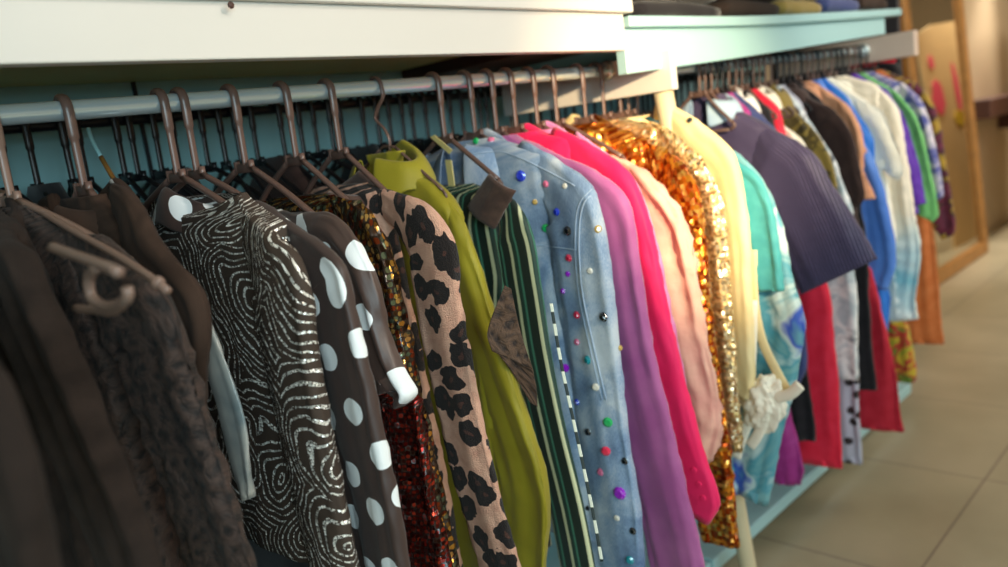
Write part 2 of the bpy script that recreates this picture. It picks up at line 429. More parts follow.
# ---------------------------------------------------------------- garments
def collar_part(g, mat, kind, z, cu=.062, cxr=.034, front=-1, seed=0):
    prof = dict(shirt=[(0,-.014),(-.002,.010),(.003,.015),(.011,.009),(.020,-.008),(.026,-.030)],
                stand=[(0,-.014),(0,.0),(-.003,.022),(0,.024),(.003,.02),(.003,-.012)],
                jacket=[(0,-.02),(-.002,.010),(.005,.016),(.015,.008),(.027,-.016),(.036,-.046)])[kind]
    bm = bmesh.new(); uvl = bm.loops.layers.uv.new('UVMap'); n = 40; rings = []
    gap = .32
    for i in range(n+1):
        t = gap + (2*math.pi-2*gap)*i/n
        ca, sa = math.cos(t)*front, math.sin(t)
        opening = abs(i/n-.5)*2
        tip = max(0, opening-.75)/.25
        ring = []
        for (r, zz) in prof:
            w = noise.noise(Vector((ca*2+seed, sa*2, zz*20)))*.004
            fall = 1+.9*tip if zz < 0 else 1
            ring.append(bm.verts.new(((cxr+r*.9+w)*ca, (cu+r+w)*sa, z+zz*fall-.014*opening**2-.03*abs(sa))))
        rings.append(ring)
    for i in range(n):
        for k in range(len(prof)-1):
            f = bm.faces.new((rings[i][k], rings[i+1][k], rings[i+1][k+1], rings[i][k+1]))
            for lp, uvv in zip(f.loops, ((i*.009, k*.015), (i*.009+.009, k*.015), (i*.009+.009, k*.015+.015), (i*.009, k*.015+.015))): lp[uvl].uv = uvv
    bmesh.ops.recalc_face_normals(bm, faces=bm.faces)
    o = link('collar', bm, mat, g, recalc=False)
    md = o.modifiers.new('cloth', 'SOLIDIFY'); md.thickness = .0028; md.offset = 0
    md = o.modifiers.new('smooth', 'SUBSURF'); md.levels = 1; md.render_levels = 1
    return o

GAR = {}
def garment(kind, x, mat, outer, label, cat, hem=-.78, sleeve=.11, cuff=.075, joint=.145, bw=.19, th=0., ry=0, local=None, sleeved=True,
            collar=None, collarmat=None, sleevemat=None, fold=.008, freq=9, thick=.026, group=None, neckz=-.098, sth=None, ruffle=0, e=.6,
            crinkle=.002, sx=0, far=True, tail=None, front=-1, neckw=.045, scoop=0):
    """x = hook position on the rail; outer = silhouette in picture px, mapped on to the garment's own vertical plane"""
    g = empty(kind, (x, 1.0, rail_z(x)), th, ry); tag(g, label, cat, group)
    if x > 1.5 and neckz == -.098: neckz = -.068
    P = [tuple(to_plane(px, py, x, th)) for px, py in (outer or [])]
    P = (local or []) + P
    if tail: P += tail
    seed = (x*37+len(P)*3.7) % 50
    mt = M[mat]; sm = M[sleevemat] if sleevemat else mt
    sth = sth or thick*.62
    neck = (neckw, neckz)
    if sleeved:
        # split the silhouette where the sleeve is set in
        sh = [neck]; arm = []
        for p in P:
            if p[0] < joint and not arm and p[1] > -.24: sh.append(p)
            else: arm.append(p)
        last = sh[-1]
        if arm and last[0] < joint-.01:
            nx = arm[0]; k = min(1, (joint-last[0])/max(1e-4, nx[0]-last[0])) if nx[0] > last[0] else 1
            jp = (last[0]+(nx[0]-last[0])*k, last[1]+(nx[1]-last[1])*k)
            if jp[1] > -.26: sh.append(jp)
        j = sh[-1]
        prof = [(p[1], p[0]) for p in sh] + [(j[1]-.05, j[0]+.004), (j[1]-.14, max(bw*.85, j[0]-.012)), (hem*.7, bw), (hem, bw*1.08)]
    else:
        prof = [(neck[1], neck[0])] + [(p[1], p[0]) for p in P]
        if prof[-1][0] > hem: prof.append((hem, prof[-1][1]))
    prof = sorted(set(prof), key=lambda q: -q[0])
    clean = [prof[0]]
    for q in prof[1:]:
        if clean[-1][0]-q[0] > .004: clean.append(q)
    prof = clean
    def wat(z):
        if z >= prof[0][0]: return prof[0][1]
        for (z0, w0), (z1, w1) in zip(prof, prof[1:]):
            if z >= z1:
                t = (z0-z)/(z0-z1); return w0+(w1-w0)*t
        return prof[-1][1]
    zb = min(prof[-1][0], hem) if sleeved else prof[-1][0]
    rows = []; NR = 64
    for i in range(NR):
        t = i/(NR-1); z = neck[1] + (zb-neck[1])*(t**1.35)
        w = (wat(z)+wat(z-.006)+wat(z+.006))/3
        rows.append((0, 0, z, 1, 0, w, thick*(.55+.45*min(1, t*5))))
    body = loft(rows, 'body' if kind not in ('trousers', 'skirt') else ('trouser_leg' if kind == 'trousers' else 'skirt_body'), mt, g, 64, fold, freq, seed, e, .08, crinkle, ruffle=ruffle, scoop=scoop, scoopw=neckw*1.05)
    parts = [body]
    if sleeved and len(arm) >= 1:
        k0 = (max(neckw, j[0]*.70)-neckw)/max(1e-4, j[0]-neckw)
        base = []
        for a_, b_ in zip(sh, sh[1:]):
            tgt = neckw+(j[0]-neckw)*k0
            if a_[0] <= tgt <= b_[0] and b_[0] > a_[0] and not base:
                q_ = (tgt-a_[0])/(b_[0]-a_[0]); base = [(tgt, a_[1]+(b_[1]-a_[1])*q_)]
            elif a_[0] > tgt: base.append(a_)
        A = base + [j] + [a for a in arm if (Vector(a)-Vector(j)).length > .012]
        A = [Vector((a[0], a[1], 0)) for a in A]
        O = catmull(A, 56)
        sides = (1, -1) if far else (1,)
        for s in sides:
            rows = []
            for i, o in enumerate(O):
                t = i/55
                tg = (O[min(i+3, 55)]-O[max(i-3, 0)]).normalized()
                N = Vector((-tg.y, tg.x, 0))            # outward, left of travel (u right, z up)
                if N.x < 0 and N.y < 0: N = -N
                a = (sleeve + (cuff-sleeve)*t)/2
                u_ = min(1, t/.2); grow = .35 + .65*u_*u_*(3-2*u_)
                a *= grow
                c = o - N*a
                rows.append((c.x*s, sx*min(1, t*6) - .008*u_, c.y, N.x*s, N.y, a, (thick*.30*(1-u_)+sth*u_)*(1-.2*t)))
            sl = loft(rows, 'sleeve', sm, g, 40, fold*.8, freq*1.2, seed+s*3, .72, .03, crinkle, ruffle=ruffle)
            parts.append(sl)
    if collar:
        parts.append(collar_part(g, M[collarmat] if collarmat else mt, collar, neckz+.004, seed=seed, front=front))
    GAR[label] = (g, parts)
    return g

def world_bvh(parts):
    V = []; Fs = []
    bpy.context.view_layer.update()
    for o in parts:
        b = len(V); mw = o.matrix_world
        V += [mw @ v.co for v in o.data.vertices]
        Fs += [tuple(b+i for i in p.vertices) for p in o.data.polygons]
    return BVHTree.FromPolygons(V, Fs)
def hit(bvh, px, py):
    h = bvh.ray_cast(EYE, ray(px, py)); return (h[0], h[1]) if h[0] is not None else (None, None)
def gem(g, bvh, px, py, r, mat, name='gem', flat=.5):
    p, n = hit(bvh, px, py)
    if p is None: return
    if n.dot(ray(px, py)) > 0: n = -n
    bm = bmesh.new()
    if name == 'button':
        bmesh.ops.create_cone(bm, cap_ends=True, segments=20, radius1=r, radius2=r*.85, depth=r*.5)
        bmesh.ops.bevel(bm, geom=bm.edges[:], offset=r*.1, segments=1, affect='EDGES')
    else:
        N = 10
        lv = [[bm.verts.new((math.cos(2*math.pi*k/N+.3*q)*r*rr, math.sin(2*math.pi*k/N+.3*q)*r*rr, zz*r)) for k in range(N)] for q, (rr, zz) in enumerate(((1, -.1), (1, .12), (.6, .5)))]
        for A, B in zip(lv, lv[1:]):
            for k in range(N): bm.faces.new((A[k], A[(k+1) % N], B[(k+1) % N], B[k]))
        bm.faces.new(lv[0][::-1]); bm.faces.new(lv[-1])
    q = n.to_track_quat('Z', 'Y')
    mw = Matrix.Translation(p + n*r*.12) @ q.to_matrix().to_4x4()
    inv = g.matrix_world.inverted()
    bmesh.ops.transform(bm, matrix=inv @ mw, verts=bm.verts)
    return link(name, bm, M[mat], g, smooth=False)
def seam(g, bvh, pts, r=.0011, mat='stitch', name='seam', lift=.0006, n=30):
    P = []
    for q in catmull([(a, b, 0) for a, b in pts], n):
        p, nn = hit(bvh, q.x, q.y)
        if p is not None:
            if P and (p-P[-1]).length > .05: continue
            P.append(p + ray(q.x, q.y)*-lift)
    if len(P) < 4: return
    inv = g.matrix_world.inverted(); P = [inv @ p for p in P]
    bm = bmesh.new(); tube(bm, P, r, 6, 0)
    return link(name, bm, M[mat], g)
def patch(g, bvh, quad, mat, name, lift=.004, nx=18, ny=26, jitter=.0015):
    """cloth piece lying on the garment: quad = left edge px list, right edge px list (top to bottom)"""
    Lp = catmull([(a, b, 0) for a, b in quad[0]], ny); Rp = catmull([(a, b, 0) for a, b in quad[1]], ny)
    bm = bmesh.new(); uvl = bm.loops.layers.uv.new('UVMap'); G = []
    inv = g.matrix_world.inverted(); last = None
    for i in range(ny):
        row = []
        for k in range(nx):
            q = Lp[i].lerp(Rp[i], k/(nx-1))
            p, nn = hit(bvh, q.x, q.y)
            if p is None or (last is not None and (p-last).length > .08): 
                if last is None: p = EYE + ray(q.x, q.y)*1.0
                else: p = EYE + ray(q.x, q.y)*((last-EYE).length)
            last = p
            row.append(p)
        G.append(row)
        last = row[0]
    V = []
    for i in range(ny):
        r2 = []
        for k in range(nx):
            acc = Vector(); c = 0
            for a in range(max(0, i-1), min(ny, i+2)):
                for b in range(max(0, k-1), min(nx, k+2)): acc += G[a][b]; c += 1
            p = acc/c; p = p + (EYE-p).normalized()*(lift + jitter*noise.noise(p*60))
            r2.append(bm.verts.new(inv @ p))
        V.append(r2)
    for i in range(ny-1):
        for k in range(nx-1):
            f = bm.faces.new((V[i][k], V[i][k+1], V[i+1][k+1], V[i+1][k]))
            for lp, (a, b) in zip(f.loops, ((i, k), (i, k+1), (i+1, k+1), (i+1, k))):
                lp[uvl].uv = ((G[a][b]-G[a][0]).length, (G[a][b]-G[0][b]).length)
    o = link(name, bm, M[mat], g)
    md = o.modifiers.new('cloth', 'SOLIDIFY'); md.thickness = .002; md.offset = 0
    return o

# ================================================================ THE ROOM
def struct(name, bm, mat, **k):
    o = link(name, bm, mat, smooth=False); o['kind'] = 'structure'; return o
s = NT('tan_floor_tile'); ob = s.obj()
br = s.n('ShaderNodeTexBrick', offset=0.0); s.l(ob, br.inputs['Vector'])
br.inputs['Scale'].default_value = 1; br.inputs['Brick Width'].default_value = .6; br.inputs['Row Height'].default_value = .6; br.inputs['Mortar Size'].default_value = .003
for k, c in (('Color1', 'b2a68c'), ('Color2', 'aca084'), ('Mortar', '84786a')): br.inputs[k].default_value = lin(c)
mx = s.n('ShaderNodeMix', data_type='RGBA', blend_type='MULTIPLY'); mx.inputs[0].default_value = .6
s.l(br.outputs[0], mx.inputs[6]); s.l(s.ramp(s.noise(ob, 2.2, 5), [(.3, 'b8b8b0'), (.7, 'ffffff')]), mx.inputs[7])
floor_m = s.set(mx.outputs[2], .28)
wall_m = plain('tan_wall_plaster', 'b6a284', .8, 0, 2, .12)
ceil_m = plain('white_ceiling_paint', 'dcd8cc', .9, 0, 2, .05)
bm = bmesh.new(); box(bm, -2.5, 10, -3, 1.8, -.1, 0); struct('floor', bm, floor_m)
bm = bmesh.new(); box(bm, -2.5, 10, -3, 1.8, 2.7, 2.8); struct('ceiling', bm, ceil_m)
bm = bmesh.new(); box(bm, -2.5, 10, 1.6, 1.8, 0, 2.7); struct('wall_back', bm, wall_m)
bm = bmesh.new(); box(bm, -2.5, 10, -3.1, -3, 0, 2.7); struct('wall_front', bm, wall_m)
bm = bmesh.new(); box(bm, -2.6, -2.5, -3, 1.8, 0, 2.7); struct('wall_left', bm, wall_m)
bm = bmesh.new(); box(bm, 10, 10.1, -3, 1.8, 0, 2.7); struct('wall_right', bm, wall_m)

# ---- shelf unit, near section
su = empty('clothes_shelf_unit', (.35, 1.2, 0))
tag(su, 'long open clothes shelf with a wide glossy cream front board above the near rail', 'shelf')
def part(name, b, mat, parent, bev=.002):
    bm = bmesh.new(); box(bm, *b, bev)
    o = link(name, bm, mat, None, smooth=False); o.parent = parent; o.matrix_parent_inverse = Matrix.Translation(parent.location).inverted(); return o
Z = CAMZ
part('front_board', (-.6, 1.22, .85, .872, Z+.127, Z+.190), M['paint'], su)
part('shelf_board', (-.6, 1.235, .838, 1.56, Z+.190, Z+.212), M['paint'], su)
part('underside_panel', (-.6, 1.21, .875, 1.468, Z+.184, Z+.1895), M['oliveboard'], su, 0)
part('back_panel', (-.6, 1.46, 1.47, 1.49, .05, Z+.188), M['tealboard'], su, 0)
part('panel_joint', (.600, .606, 1.464, 1.47, .05, Z+.184), M['darkboard'], su, 0)
part('base_board', (-.6, 1.5, .95, 1.55, .05, .085), M['paint2'], su, .004)
bm = bmesh.new()
bmesh.ops.create_uvsphere(bm, u_segments=12, v_segments=8, radius=.004)
bmesh.ops.scale(bm, vec=(1, .4, 1), verts=bm.verts)
d = ray(231, 5); p = EYE + d*(.8375/d.y)
for v in bm.verts: v.co += p - Vector(su.location)
link('screw_head', bm, M['woodbrown'], su)
# bracket board that carries the rail end
bk = empty('rail_bracket', (1.37, .85, Z+.054)); tag(bk, 'bright cream end board holding the far end of the near chrome rail', 'bracket')
part('bracket_board', (1.358, 1.378, .85, 1.3, Z+.052, Z+.1265), M['paint'], bk, .002)
bm = bmesh.new(); bmesh.ops.create_cone(bm, cap_ends=True, segments=28, radius1=.02, radius2=.017, depth=.008)
bmesh.ops.transform(bm, matrix=Matrix.Translation(Vector((1.353, 1, rail_z(1.38))) - bk.location) @ Matrix.Rotation(-math.pi/2, 4, 'Y'), verts=bm.verts)
link('rail_socket', bm, M['chrome'], bk)
pt = empty('shelf_post', (1.505, .85, 0)); tag(pt, 'slim cream upright post under the near rail bracket', 'post')
bm = bmesh.new(); tube(bm, [(0, 0, .012), (-.045, .01, .4), (-.09, .02, .8), (-.137, .028, Z+.051)], .019, 20, 12); link('pole', bm, M['postwood'], pt)
bm = bmesh.new(); tube(bm, [(0, 0, .002), (0, 0, .01), (0, 0, .02)], .03, 20, 0); link('foot_plate', bm, M['chrome'], pt)

# ---- far section, an older shelf that climbs slightly
fs = empty('clothes_shelf_unit', (2.0, 1.2, 0)); tag(fs, 'far open clothes shelf with a bowed pale aqua front board', 'shelf')
def bowed(name, xs, zlo, zhi, y0, y1, mat):
    bm = bmesh.new(); n = 24
    Lo = catmull([(x, z, 0) for x, z in zip(xs, zlo)], n); Hi = catmull([(x, z, 0) for x, z in zip(xs, zhi)], n)
    R = []
    for a, b in zip(Lo, Hi):
        R.append([bm.verts.new((a.x, y0, a.y)), bm.verts.new((a.x, y1, a.y)), bm.verts.new((b.x, y1, b.y)), bm.verts.new((b.x, y0, b.y))])
    for A, B in zip(R, R[1:]):
        for k in range(4): bm.faces.new((A[k], A[(k+1) % 4], B[(k+1) % 4], B[k]))
    bm.faces.new(R[0][::-1]); bm.faces.new(R[-1])
    bmesh.ops.recalc_face_normals(bm, faces=bm.faces)
    bmesh.ops.bevel(bm, geom=[e for e in bm.edges if len(e.link_faces) == 2 and e.calc_face_angle(0) > 1], offset=.0015, segments=1, affect='EDGES')
    o = link(name, bm, mat, None, smooth=False); o.parent = fs; o.matrix_parent_inverse = Matrix.Translation(fs.location).inverted(); return o
XS = (1.245, 1.73, 2.56); T = (Z+.168, Z+.176, Z+.212); 
bowed('front_board', XS, (Z+.088, Z+.112, Z+.160), T, .87, .892, M['paint2'])
bowed('shelf_board', (1.43, 1.78, 2.66), [t+.0005 for t in T], [t+.020 for t in T], .8925, 1.56, M['paint2'])
bowed('board_edge', (1.245, 1.75, 2.66), [t+.0005 for t in T], [t+.020 for t in T], .855, .892, M['paint2'])
part('inner_batten', (1.215, 1.43, .9, 1.54, Z+.16, Z+.185), M['woodbrown'], fs, 0)
part('back_panel', (1.47, 3.0, 1.47, 1.49, .05, Z+.16), M['tealboard'], fs, 0)
part('base_board', (1.51, 2.9, .95, 1.55, .05, .085), M['paint2'], fs, .004)
part('end_panel', (3.25, 3.28, 1.06, 1.56, 0, Z+.5), M['darkboard'], fs, .002)
bk2 = empty('rail_bracket', (2.76, .85, Z+.093)); tag(bk2, 'pale pinkish end board holding the far end of the far rail beside the mirror', 'bracket')
part('bracket_board', (2.745, 2.785, .85, 1.3, Z+.092, Z+.168), M['pinkboard'], bk2, .002)
bm = bmesh.new(); tube(bm, [(0, 0, 0), (.01, 0, 0), (.02, 0, 0)], .022, 20, 0)
for v in bm.verts: v.co += Vector((2.722, 1, rail_z(2.73))) - bk2.location
link('rail_socket', bm, M['chrome'], bk2)

# ---- rails
def rail(x0, x1, lab, y=1.0, zf=rail_z, r=.0116, mat='chrome'):
    bm = bmesh.new(); n = 20
    P = [Vector((x0+(x1-x0)*i/n, y, zf(x0+(x1-x0)*i/n))) for i in range(n+1)]
    o0 = P[0].copy(); tube(bm, [p-o0 for p in P], r, 20, 0, side=Vector((0, 0, 1)))
    o = link('clothes_rail', bm, M[mat], None); o.location = o0; tag(o, lab, 'rail'); return o
rail(-.55, 1.357, 'shiny chrome clothes rail under the cream front board, nearest the viewer')
rail(1.39, 2.745, 'far chrome clothes rail under the pale aqua front board')
ZB = Z + .108
rail(-.5, 2.7, 'black rail at the back of the shelf behind the front rail', 1.33, lambda x: ZB, .008, 'blackplastic')

# ---- folded cloths on the far shelf
def folded(x, w, dpt, h, mat, label, n=4, y=.875, z=None):
    z = z if z is not None else Z+.198
    e = empty('folded_cloth', (x, y, z)); tag(e, label, 'folded cloth')
    for i in range(n):
        bm = bmesh.new(); b = bmesh.new(); hh = h/n
        bmesh.ops.create_cube(b, size=1); bmesh.ops.subdivide_edges(b, edges=b.edges[:], cuts=9, use_grid_fill=True)
        for v in b.verts:
            q = v.co.copy(); rr = 1-.12*abs(q.z*2)**3
            k = .004*noise.noise(Vector((q.x*5, q.y*5, i*3+x*9)))
            v.co = Vector((q.x*w*rr*(1-.04*i), (q.y*rr+.5)*dpt, (q.z+.5+i)*hh*(1-.12*abs(q.x*2)**4))) + Vector((k, k, k))
        b.to_mesh(me := bpy.data.meshes.new('t')); b.free(); bm.from_mesh(me); bpy.data.meshes.remove(me)
        link('fold', bm, M[mat], e)
folded(1.46, .3, .3, .07, 'black', 'black folded cloth at the near end of the far shelf top', 2, z=Z+.190)
folded(1.76, .26, .28, .08, 'charcoal', 'dark brown folded cloth on the far shelf top', 2, z=Z+.197)
folded(2.02, .22, .28, .08, 'camo', 'brown and olive folded cloth on the far shelf top', 2, z=Z+.206)
folded(2.27, .22, .28, .09, 'navyplain', 'slate blue folded cloth on the far shelf top', 2, z=Z+.218)
folded(2.5, .2, .26, .09, 'browncoat', 'plain brown folded cloth at the far end of the far shelf top', 2, z=Z+.228)

# ================================================================ FRONT RAIL, NEAR SECTION
G = garment
G('jumper', .10, 'charcoal', [(0, 355), (22, 400), (45, 480), (62, 567), (75, 640)], 'black jumper at the bottom left edge, nearest garment to the viewer', 'jumper', local=[(.17, -.15)], sleeve=.12, cuff=.1, hem=-.8, sx=0)
G('felt_jacket', .215, 'charcoal', [(10, 226), (44, 246), (64, 292), (84, 335), (113, 400), (150, 490), (178, 567), (200, 640)], 'charcoal felt jacket with wide sleeve at the left edge', 'jacket', hem=-.8, sleeve=.115, cuff=.1, collar='jacket', thick=.03, sx=-.012, fold=.011)
G('lace_blouse', .25, 'taupelace', [(70, 232), (112, 238), (150, 270), (180, 310), (205, 390), (232, 470), (262, 567), (280, 640)], 'dark taupe lace blouse between the charcoal jacket and brown coat', 'blouse', th=.16, sleeve=.11, cuff=.1, ruffle=.0012, thick=.022, hem=-.8, crinkle=.004)
GXB = hook_x(62)
G('wool_coat', GXB, 'browncoat', [(105, 180), (132, 192), (166, 240), (205, 288), (214, 325), (212, 400), (225, 500), (240, 600)], 'dark brown coat with a broad turned collar, fourth from the left', 'coat', collar='jacket', thick=.024, sleeve=.10, cuff=.08, fold=.005)
xs_ = GXB+.035
e = empty('satin_sash', (xs_, 1.0, rail_z(xs_))); tag(e, 'narrow pearly grey satin sash hanging between brown coat and swirl sequin top', 'sash')
Lq = catmull([to_plane(a, b, xs_, 0)+(0,) for a, b in ((186, 300), (198, 322), (210, 370), (228, 440), (244, 500))], 30)
Rq = catmull([to_plane(a, b, xs_, 0)+(0,) for a, b in ((194, 298), (210, 322), (232, 380), (248, 440), (252, 498))], 30)
rows = []
for a, b in zip(Lq, Rq):
    c_ = (a+b)/2; h_ = (b-a).length/2; n_ = (b-a).normalized()
    rows.append((c_.x, 0, c_.y, n_.x, n_.y, max(h_, .004), .005))
loft(rows, 'sash_tail', M['satin'], e, 20, .004, 20, 4, 1, .0, .001)
bm = bmesh.new(); tube(bm, [(0, -.0, -.085), (0, -.06, -.13), (0, -Lq[0].x-.004, Lq[0].y)], .003, 8, 12); link('sash_loop', bm, M['satin'], e)
G('sequin_top', hook_x(158), 'swirl', [(252, 207), (285, 225), (314, 250), (328, 290), (335, 350), (350, 440), (372, 545), (388, 640)], 'black top covered in swirling silver sequin lines', 'sequin top', sleeve=.105, cuff=.095, thick=.026, hem=-.55, fold=.006, sx=-.016, neckw=.165, neckz=-.118, joint=.23, bw=.2, scoop=.022)
G('long_black_dress', hook_x(168), 'black', [(318, 300), (335, 400), (348, 500), (356, 567), (366, 640)], 'black dress hem showing under the swirl sequin top', 'dress', local=[(.1, -.3), (.16, -.4)], sleeved=False, thick=.014, neckz=-.25)
G('polka_dot_blouse', hook_x(178), 'polka', [(262, 200), (320, 236), (348, 262), (358, 300), (370, 350), (385, 420), (402, 500), (420, 600)], 'brown blouse with big white dots directly behind the swirl sequin top', 'blouse', collar='shirt', front=1, neckz=-.118, sleeve=.10, cuff=.09, thick=.018, fold=.006)
G('polka_dot_dress', hook_x(228), 'polka2', [(338, 214), (362, 243), (380, 285), (392, 335), (406, 372), (416, 392), (408, 404)], 'brown dress with big white dots and a short gathered sleeve', 'dress', sleeve=.09, cuff=.05, thick=.02, hem=-.95, bw=.15, joint=.12, neckz=-.15)
G('gold_sequin_jacket', hook_x(280), 'goldseq', [(348, 199), (368, 208), (392, 246), (404, 300), (418, 370), (435, 450), (462, 567), (475, 630)], 'antique gold jacket of large loose sequins', 'sequin jacket', sleeve=.075, cuff=.07, thick=.022, joint=.1, bw=.12, crinkle=.005, neckz=-.14)
G('red_sequin_skirt', hook_x(262), 'redseq', [(398, 330), (418, 400), (432, 480), (450, 567), (462, 640)], 'dark red sequin skirt glimpsed below the dotted sleeve', 'skirt', local=[(.1, -.32), (.12, -.36)], sleeved=False, thick=.018, crinkle=.004, hem=-.85, neckz=-.3)
G('leopard_jacket', hook_x(325), 'leopard', [(408, 194), (436, 208), (455, 240), (463, 300), (478, 380), (500, 480), (525, 567), (540, 630)], 'leopard print plush jacket with a dark rib collar', 'jacket', collar='jacket', collarmat='ribbrown', sleeve=.085, cuff=.08, thick=.026, joint=.1, bw=.13, fold=.004, neckz=-.135)
G('olive_shirt', hook_x(375), 'olive', [(395, 165), (432, 180), (462, 215), (482, 260), (497, 310), (520, 385), (545, 465), (552, 520), (545, 600)], 'olive green satin shirt between leopard jacket and striped top', 'shirt', collar='shirt', sleeve=.10, cuff=.085, thick=.025, fold=.009)
G('striped_top', hook_x(432), 'greenstripe', [(496, 190), (518, 198), (538, 226), (548, 280), (558, 350), (574, 430), (592, 510), (606, 590)], 'dark green top with cream vertical stripes and a brown knitted collar', 'top', sleeve=.075, cuff=.07, thick=.018, joint=.1, bw=.12, fold=.002, crinkle=.0005, sx=-.01, neckz=-.165, neckw=.05)
GD = G('denim_jacket', hook_x(463), 'denim', [(515, 136), (556, 158), (592, 184), (606, 222), (616, 300), (626, 400), (638, 490), (650, 600)], 'washed blue denim jacket studded with coloured gems', 'denim jacket', collar='jacket', sleeve=.115, cuff=.10, thick=.03, joint=.17, bw=.19, fold=.006)
G('gauze_shirt', hook_x(485), 'purple', [(560, 155), (600, 172), (628, 198), (640, 250), (652, 330), (672, 420), (694, 510), (712, 600)], 'orchid purple gauze shirt right behind the denim jacket', 'shirt', sleeve=.10, cuff=.10, thick=.025, fold=.006)
G('pink_blazer', hook_x(505), 'hotpink', [(548, 124), (590, 143), (630, 172), (650, 215), (664, 280), (684, 370), (706, 450), (721, 500), (712, 522)], 'hot pink blazer with a raised collar', 'blazer', collar='jacket', sleeve=.105, cuff=.085, thick=.028, fold=.004, hem=-.72)
G('lilac_blouse', hook_x(527), 'lilac', [(572, 128), (610, 155), (640, 185), (655, 230), (670, 300), (690, 400)], 'pink lilac gauze blouse whose collar shows behind the hot pink blazer', 'blouse', collar='shirt', sleeve=.09, cuff=.08, thick=.02, hem=-.6)
G('voile_blouse', hook_x(547), 'palepink', [(622, 158), (656, 178), (686, 220), (696, 270), (706, 330), (718, 390), (722, 430), (712, 462)], 'pale pink crinkled voile blouse with long ruffled sleeve', 'blouse', sleeve=.11, cuff=.08, thick=.026, ruffle=.001, crinkle=.007, fold=.013, hem=-.7, neckz=-.15, neckw=.05)
G('copper_sequin_top', hook_x(576), 'orangeseq', [(630, 133), (662, 148), (690, 172), (704, 215), (712, 300), (722, 380), (732, 450), (738, 520), (742, 545)], 'bright copper orange sequin top', 'sequin top', sleeve=.09, cuff=.08, thick=.024, crinkle=.006, fold=.006, collar='shirt')
G('champagne_sequin_top', hook_x(595), 'paleseq', [(660, 125), (700, 155), (722, 195), (730, 260), (736, 330), (741, 400), (744, 450)], 'champagne sequin top between copper sequins and cream blouse', 'sequin top', sleeve=.09, cuff=.07, thick=.022, crinkle=.005)
GC = G('cream_blouse', hook_x(612), 'cream', [(662, 100), (700, 120), (735, 150), (746, 190), (752, 250), (755, 330), (758, 390), (752, 400)], 'cream long-sleeved blouse with collar tab at the end of the near rail', 'blouse', collar='shirt', sleeve=.10, cuff=.07, thick=.026, hem=-.75)
G('chiffon_tunic', hook_x(629), 'aquaprint', [(738, 152), (768, 182), (784, 225), (795, 280), (806, 325), (800, 370), (786, 430), (776, 480), (770, 505)], 'aqua and white printed chiffon tunic hanging past the cream blouse', 'tunic', sleeve=.09, cuff=.11, thick=.02, ruffle=.002, hem=-.9, fold=.01)
G('aqua_blouse', hook_x(620), 'aqua', [(738, 160), (760, 176), (772, 200), (780, 240), (786, 290)], 'plain aqua blouse just behind the cream blouse', 'blouse', sleeve=.07, cuff=.06, thick=.016, hem=-.55)

# ================================================================ FRONT RAIL, FAR SECTION
def H(px): return hook_x(px, 2)
G('pinstripe_shirt', H(704), 'navy', [(730, 106), (772, 128), (812, 150), (835, 185), (860, 225), (879, 258)], 'navy pinstriped shirt with a wide short sleeve held out', 'shirt', collar='shirt', collarmat='paleblue', sleeve=.14, cuff=.19, thick=.03, sth=.028, hem=-.62, joint=.16, bw=.18, fold=.003)
G('slate_blouse', H(716), 'navyplain', [(790, 270), (806, 330), (808, 370), (796, 392)], 'slate blue blouse hem below the pinstriped shirt', 'blouse', local=[(.1, -.12), (.15, -.18)], sleeved=False, thick=.022, hem=-.6)
G('white_shirt', H(722), 'white', [(748, 110), (780, 135), (804, 155), (820, 182), (828, 225)], 'white shirt tucked right behind the pinstriped shirt', 'shirt', collar='shirt', sleeve=.09, cuff=.08, thick=.016, hem=-.45)
G('trousers', H(728), 'black', [(802, 330), (811, 400), (816, 441)], 'black trousers hanging below the pinstriped shirt', 'trousers', local=[(.1, -.12), (.13, -.3)], sleeved=False, thick=.022)
G('trousers', H(738), 'red', [(831, 300), (838, 380), (843, 468)], 'bright red trousers hanging below the pinstriped shirt', 'trousers', local=[(.1, -.12), (.14, -.35)], sleeved=False, thick=.02, fold=.004)
G('skirt', H(712), 'magenta', [(790, 420), (806, 470), (800, 485)], 'magenta satin skirt with a rounded hem near the base board', 'skirt', local=[(.09, -.12), (.12, -.4)], sleeved=False, thick=.018)
G('white_shirt', H(745), 'ivory', [(770, 116), (798, 136), (818, 162), (834, 205), (844, 250)], 'ivory white shirt in the middle of the far rail', 'shirt', collar='shirt', sleeve=.09, cuff=.08, thick=.018, hem=-.45)
G('camouflage_jacket', H(757), 'camo', [(796, 112), (818, 134), (834, 165), (840, 205), (844, 240)], 'brown and olive camouflage jacket on the far rail', 'jacket', sleeve=.08, cuff=.07, thick=.018, collar='shirt', hem=-.5)
G('printed_dress', H(762), 'greyprint', [(836, 160), (852, 210), (856, 300), (858, 380)], 'pale grey blue printed dress on the far rail', 'dress', local=[(.09, -.12)], sleeved=False, thick=.016, hem=-.8)
G('spotted_dress', H(766), 'spotgrey', [(850, 270), (858, 360), (863, 464)], 'grey long dress with dark spots reaching below its neighbours', 'dress', local=[(.09, -.12), (.13, -.25)], sleeved=False, thick=.014)
G('dark_shirt', H(776), 'brown', [(806, 96), (836, 110), (854, 135), (862, 165), (867, 195), (862, 206)], 'dark brown short-sleeved shirt on the far rail', 'shirt', collar='shirt', sleeve=.13, cuff=.12, thick=.022, hem=-.55)
G('long_dress', H(782), 'black', [(845, 140), (866, 230), (870, 300), (876, 390)], 'long black dress beside the blue blouse on the far rail', 'dress', local=[(.1, -.12)], sleeved=False, thick=.016)
G('tan_shirt', H(792), 'tan', [(826, 90), (850, 106), (862, 132), (866, 165), (862, 178)], 'tan orange cotton shirt on the far rail', 'shirt', sleeve=.07, cuff=.07, thick=.018, collar='shirt', hem=-.4)
